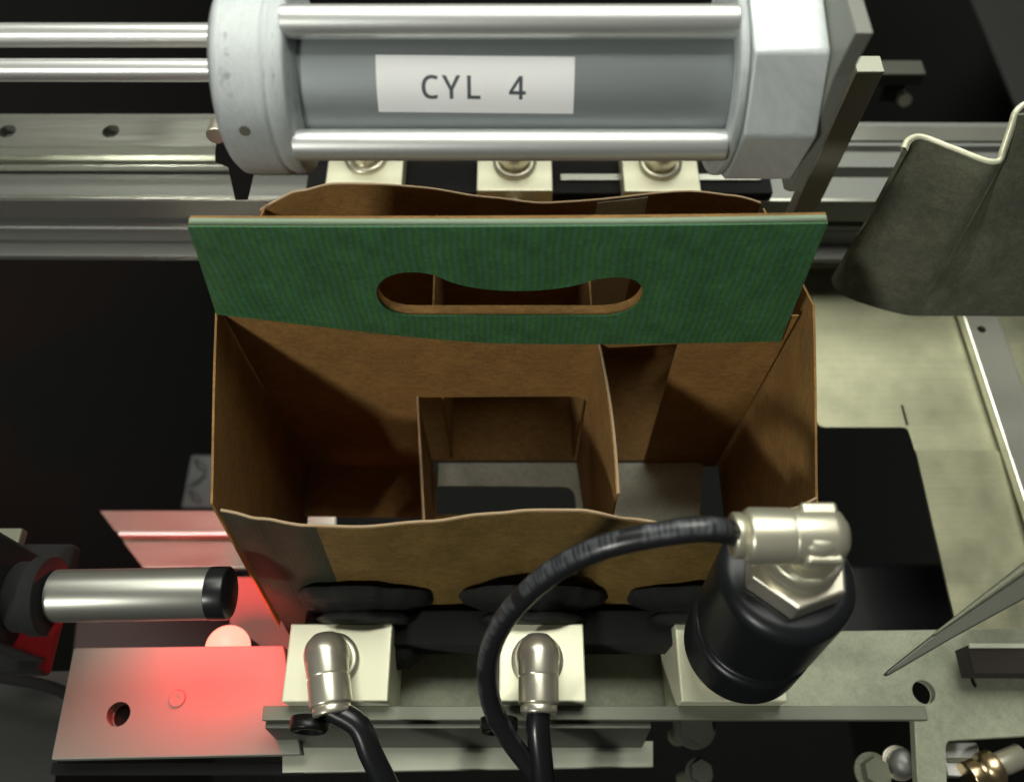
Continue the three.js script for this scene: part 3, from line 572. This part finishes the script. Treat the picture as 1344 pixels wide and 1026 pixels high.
{
  const t = thing('bent_guide', 'dark olive bent sheet metal guide with bright rolled edge at the right', 'guide', [0.143, -0.04, -0.12]);
  const yt = 0.04, yb = -0.04;
  const tops = [onY(1186, 196, yt), onY(1192, 184, yt), onY(1206, 179, yt), onY(1250, 194, yt), onY(1300, 212, yt), onY(1312, 210, yt)];
  const bots = [onY(1096, 365, yb), onY(1100, 376, yb), onY(1116, 388, yb), onY(1150, 400, yb), onY(1190, 410, yb), onY(1204, 411, yb)];
  const ct = new THREE.CatmullRomCurve3(tops), cb = new THREE.CatmullRomCurve3(bots), o = t.position;
  part(t, 'wing', board((u, v) => ct.getPoint(u).lerp(cb.getPoint(u), v).sub(o), 24, 8, 0.0016, 0.05, 0.08), M.dark);
  const c0 = onY(1312, 210, yt), c1 = onY(1333, 148, 0.053), bz = onY(1204, 411, yb);
  part(t, 'side_leaf', board((u, v) => {
    const top = c0.clone().lerp(c1, Math.min(1, u * 6)).add(V(Math.max(0, u - 1 / 6) * 0.08, 0, 0)), bot = V(bz.x + u * 0.09, yb, bz.z + 0.0006 * u);
    return top.lerp(bot, v).sub(o);
  }, 24, 8, 0.0016, 0.08, 0.09), M.dark);
  const lip = [...tops, ...[0.2, 0.5, 0.8, 1].map((k) => c0.clone().lerp(c1, k)), c1.clone().add(V(0.004, 0.0015, -0.003)), c1.clone().add(V(0.03, 0.002, -0.003))].map((p) => p.clone().sub(o));
  part(t, 'rolled_edge', tube(lip, 0.0011, 90, 10), M.alu);
}
{
  const t = thing('pointed_blade', 'dark tapered metal blade pointing down left over the frame plate', 'blade');
  const Y = -0.045, q = (x, y) => { const p = onY(x, y, Y); return [p.x, -p.z]; };
  const g = sheet(roundPoly([q(1163, 884), q(1170, 877), q(1260, 806), q(1420, 690), q(1420, 745), q(1250, 838), q(1168, 886)], 0.0006), Y, 0.0035, 0.0006);
  part(t, 'blade', g, M.barGrey);
  const a = onY(1225, 833, Y), b = onY(1420, 690, Y);
  { const p = V(a.x, Y + 0.0003, a.z), q2 = V(b.x, Y + 0.0005, b.z), n = p.distanceTo(q2); part(t, 'back_edge', aim(new THREE.CylinderGeometry(0.0026, 0.0004, n, 24).translate(0, n / 2, 0), p, q2), M.dark); };
}
{
  const Y = -0.085, a = onY(1271, 846, Y), b = onY(1420, 884, Y), t = thing('side_bar', 'short dark bar with pale top edge at the right border', 'bar', [a.x, Y, a.z]);
  part(t, 'face', rbox(b.x - a.x, 0.012, b.z - a.z, 0.0005, [(b.x - a.x) / 2, -0.006, (b.z - a.z) / 2]), M.black.clone()).material.color.setRGB(0.03, 0.025, 0.02);
  part(t, 'top_edge', rbox(b.x - a.x, 0.0016, 0.002, 0.0004, [(b.x - a.x) / 2, 0.0006, 0.0006]), M.cream);
}
// upright bar right of the cylinder and the dark hardware behind it
{
  const z = -0.15, a = onZ(1124, 97, z), b = onZ(1160, 97, z);
  const t = thing('upright_bar', 'flat brown-grey upright bar right of the cylinder head', 'bar', [(a.x + b.x) / 2, -0.12, z]);
  part(t, 'bar', rbox(b.x - a.x, a.y + 0.12, 0.008, 0.0006, [0, (a.y + 0.12) / 2, -0.004]), M.barGrey.clone()).material.color.setRGB(0.30, 0.28, 0.23);
  part(t, 'end_face', rbox(b.x - a.x, 0.0012, 0.0085, 0.0004, [0, a.y + 0.12 + 0.0007, -0.004]), M.cream);
}
{
  const z = -0.30, a = onZ(1150, 97, z), b = onZ(1208, 113, z), t = thing('back_bracket', 'small grey bar with a nut behind the upright bar', 'bracket', [(a.x + b.x) / 2, b.y, z]);
  part(t, 'bar', rbox(b.x - a.x, a.y - b.y, 0.012, 0.001, [0, (a.y - b.y) / 2, -0.006]), M.barGrey);
  const n = onZ(1187, 130, z); part(t, 'nut', aim(new THREE.CylinderGeometry(0.0042, 0.0042, 0.005, 6), V(0, 0, 0), V(0, 0.3, 1)).translate(n.x - (a.x + b.x) / 2, n.y - b.y, 0), M.nickel);
  part(t, 'stud', rod(V(n.x - (a.x + b.x) / 2, n.y - b.y, -0.010), V(n.x - (a.x + b.x) / 2, n.y - b.y, 0.0), 0.002), M.nickel);
  part(t, 'web', rbox(0.012, 0.020, 0.004, 0.0005, [0.004, -0.008, -0.008]), M.black);
}
{
  const Y = -0.30, p = [[1160, -60], [1250, -60], [1335, 140], [1420, 330], [1420, -60]].map(([x, y]) => onY(x, y, Y));
  single('corner_cover', 'dark grey machine panel in the top right corner', 'panel', sheet(poly(xz([p[1], p[4], p[3], p[2]])), Y, 0.004, 0.0005), M.coverDark);
}

// ---------------------------------------------------------------- left: sensor, red lamp, lower rail, plate
{
  const a = onY(72, 782, -0.024), b = onY(304, 778, -0.024);
  const t = thing('barrel_sensor', 'round metal barrel sensor with black end above the red-lit plate', 'sensor', [a.x, -0.024, a.z]);
  const d = V(b.x - a.x, 0, b.z - a.z), n = d.length(), ax = (p) => aim(lathe(p, 64), V(0, 0, 0), d);
  part(t, 'barrel', ax([[0, 0], [0.0086, 0], [0.0090, 0.0004], [0.0090, n - 0.0072], [0, n - 0.0072]]), M.sensorMetal);
  part(t, 'black_cap', ax([[0, n - 0.0074], [0.0088, n - 0.0074], [0.0092, n - 0.0070], [0.0092, n - 0.0014], [0.0084, n - 0.0004], [0, n]]), M.blackGloss);
  const led = V(-0.1150 - a.x, -0.0105, b.z - a.z - 0.001);
  part(t, 'added_red_bead', new THREE.SphereGeometry(0.0022, 20, 14).translate(led.x, led.y, led.z), M.redGlow);  // added bead casting red light on the plate, not a seen part
  const sp = new THREE.SpotLight(rgb(1, 0.02, 0.03), 0.042, 0, 0.92, 0.9, 2); sp.name = 'added_red_bead_light'; sp.position.copy(t.position).add(led); sp.target.position.copy(sp.position).add(V(-0.004, -0.1, 0.006)); sp.castShadow = true; sp.shadow.radius = 0.2; scene.add(sp, sp.target);
  part(t, 'back_nut', ax([[0, -0.001], [0.0132, -0.001], [0.0136, -0.0015], [0.0136, -0.006], [0.0120, -0.0064], [0.0120, -0.012], [0, -0.012]]), M.black);
}
{
  const t = thing('sensor_bracket', 'black sensor bracket in the dark at the left edge', 'bracket', [-0.20, -0.05, 0.02]);
  part(t, 'upright', rbox(0.012, 0.06, 0.034, 0.002, [0.021, 0.022, 0.004]), M.black);
  part(t, 'foot', rbox(0.07, 0.008, 0.05, 0.002, [-0.01, -0.012, 0.0]), M.black);
  part(t, 'angle_leg', rbox(0.010, 0.005, 0.016, 0.001, [0.000, -0.0065, -0.022]), M.dark);
}
// lamp glowing red under the sensor
const lampAt = onY(299, 850, -0.108);
{
  const t = thing('red_lamp', 'glowing red lamp dome between the barrel sensor and the pale plate', 'lamp', [lampAt.x, lampAt.y, lampAt.z]);
  part(t, 'lamp_dome', new THREE.SphereGeometry(0.0095, 32, 20), M.redGlow);
  part(t, 'socket', rod(V(0, -0.03, 0), V(0, -0.006, 0), 0.0085), M.black);
  const l = new THREE.SpotLight(rgb(1, 0.02, 0.03), 0.34, 0, 0.80, 0.5, 2); l.name = 'red_lamp_light'; l.position.copy(lampAt); l.target.position.copy(lampAt).add(V(-0.025, -0.10, -0.055)); l.castShadow = true; l.shadow.radius = 0.3; scene.add(l, l.target);
}
{
  // added red lamp behind the front corner of the board, tinting sensor and plate
  const L = V(-0.1105, -0.056, -0.012), t = thing('added_red_lamp', 'small red lamp added behind the front left corner of the carton to redden the sensor', 'lamp', [L.x, L.y, L.z]);
  part(t, 'lamp_lens', new THREE.SphereGeometry(0.0030, 24, 16), M.redGlow);
  part(t, 'stem', rod(V(0, -0.09, 0), V(0, -0.0028, 0), 0.0024), M.black);
  const l = new THREE.SpotLight(rgb(1, 0.02, 0.03), 0.05, 0, 0.85, 0.5, 2); l.name = 'added_red_lamp_light'; l.position.copy(L); l.target.position.copy(L).add(V(-0.022, 0.008, 0.05)); l.castShadow = true; l.shadow.radius = 0.15; scene.add(l, l.target);
}
{
  const Y = -0.205, t = thing('lower_rail', 'bright two-band metal rail lit red left of the carton', 'rail');
  const q = (x, y) => onY(x, y, Y), z = (y) => q(0, y).z;
  const slant = (y) => 130 + (y - 670) * 0.76;
  const band = (y0, y1, h) => { const s = poly(xz([[q(slant(y0), y0).x, z(y0)], [q(441, y0).x, z(y0)], [q(441, y1).x, z(y1)], [q(slant(y1), y1).x, z(y1)]])); return sheet(s, Y + h, 0.006, 0.0005); };
  part(t, 'band', band(670, 697, 0), M.rail);
  part(t, 'band', band(711, 745, 0), M.rail);
  part(t, 'groove', band(696, 712, -0.004), M.dark);
  const a = q(156, 700), b = q(441, 700); part(t, 'bright_edge', rod(V(a.x, Y, z(700)), V(b.x, Y, z(700)), 0.0014), M.shaft);
}
{
  const Y = -0.15, p = [[300, 756], [420, 756], [430, 900], [300, 900]].map(([x, y]) => onY(x, y, Y));
  single('base_block', 'red-lit grey block behind the pale plate, beside the carton corner', 'block', sheet(poly(xz(p)), Y, 0.02, 0.0008), M.barGrey);
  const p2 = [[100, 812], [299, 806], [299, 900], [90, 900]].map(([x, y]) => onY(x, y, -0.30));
  single('shade_block', 'near black block standing for the shade under the barrel sensor', 'block', sheet(poly(xz(p2)), -0.30, 0.02, 0.0008), M.coverDark);  // shade below the sensor put into the dark colour of this block
}
{
  const Y = -0.09, t = thing('pale_plate', 'pale plastic plate lit red, with a round hole and a screw', 'plate');
  const q = (x, y) => { const p = onY(x, y, Y); return [p.x, -p.z]; };
  const s = roundPoly([q(96, 850), q(372, 847), q(395, 990), q(66, 997)], 0.001); s.holes.push(hole(...q(155, 937), 0.0053));
  part(t, 'plate', sheet(s, Y, 0.007, 0.0006), M.palePlate);
  { const w = onY(155, 937, Y); part(t, 'hole_shade', drum(0.0056, 0.002, 0.0002).translate(w.x, Y - 0.0095, w.z), M.floor); }  // black disc added below the hole to keep it dark
  const w = onY(232, 917, Y); part(t, 'screw', lathe([[0, 0.0002], [0.0009, 0.0002], [0.0012, 0.0006], [0.0030, 0.0008], [0.0034, 0.0004], [0.0036, -0.001]], 24).translate(w.x, Y, w.z), M.palePlate);
  const e = onY(66, 1000, Y - 0.012), f = onY(395, 1016, Y - 0.012);
  part(t, 'lower_edge', rbox(f.x - e.x, 0.006, f.z - e.z, 0.0006, [(e.x + f.x) / 2, Y - 0.016, (e.z + f.z) / 2]), M.black);
}
// dark clutter at the left border
{
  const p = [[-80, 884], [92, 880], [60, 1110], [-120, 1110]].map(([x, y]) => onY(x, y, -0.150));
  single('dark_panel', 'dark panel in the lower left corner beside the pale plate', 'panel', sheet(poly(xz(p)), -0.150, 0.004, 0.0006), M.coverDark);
  const a = onY(34, 872, -0.135), t = thing('cable_clip', 'small grey clip with a cable at the lower left edge', 'clip', [a.x, a.y, a.z]);
  part(t, 'clip', rbox(0.020, 0.003, 0.006, 0.0008), M.barGrey);
  part(t, 'cable', tube([V(-0.06, -0.006, 0.004), V(-0.01, 0.002, 0.006), V(0.02, 0.001, 0.012), V(0.03, -0.014, 0.02)], 0.0026, 40, 12), M.black);
}

renderer.render(scene, camera);
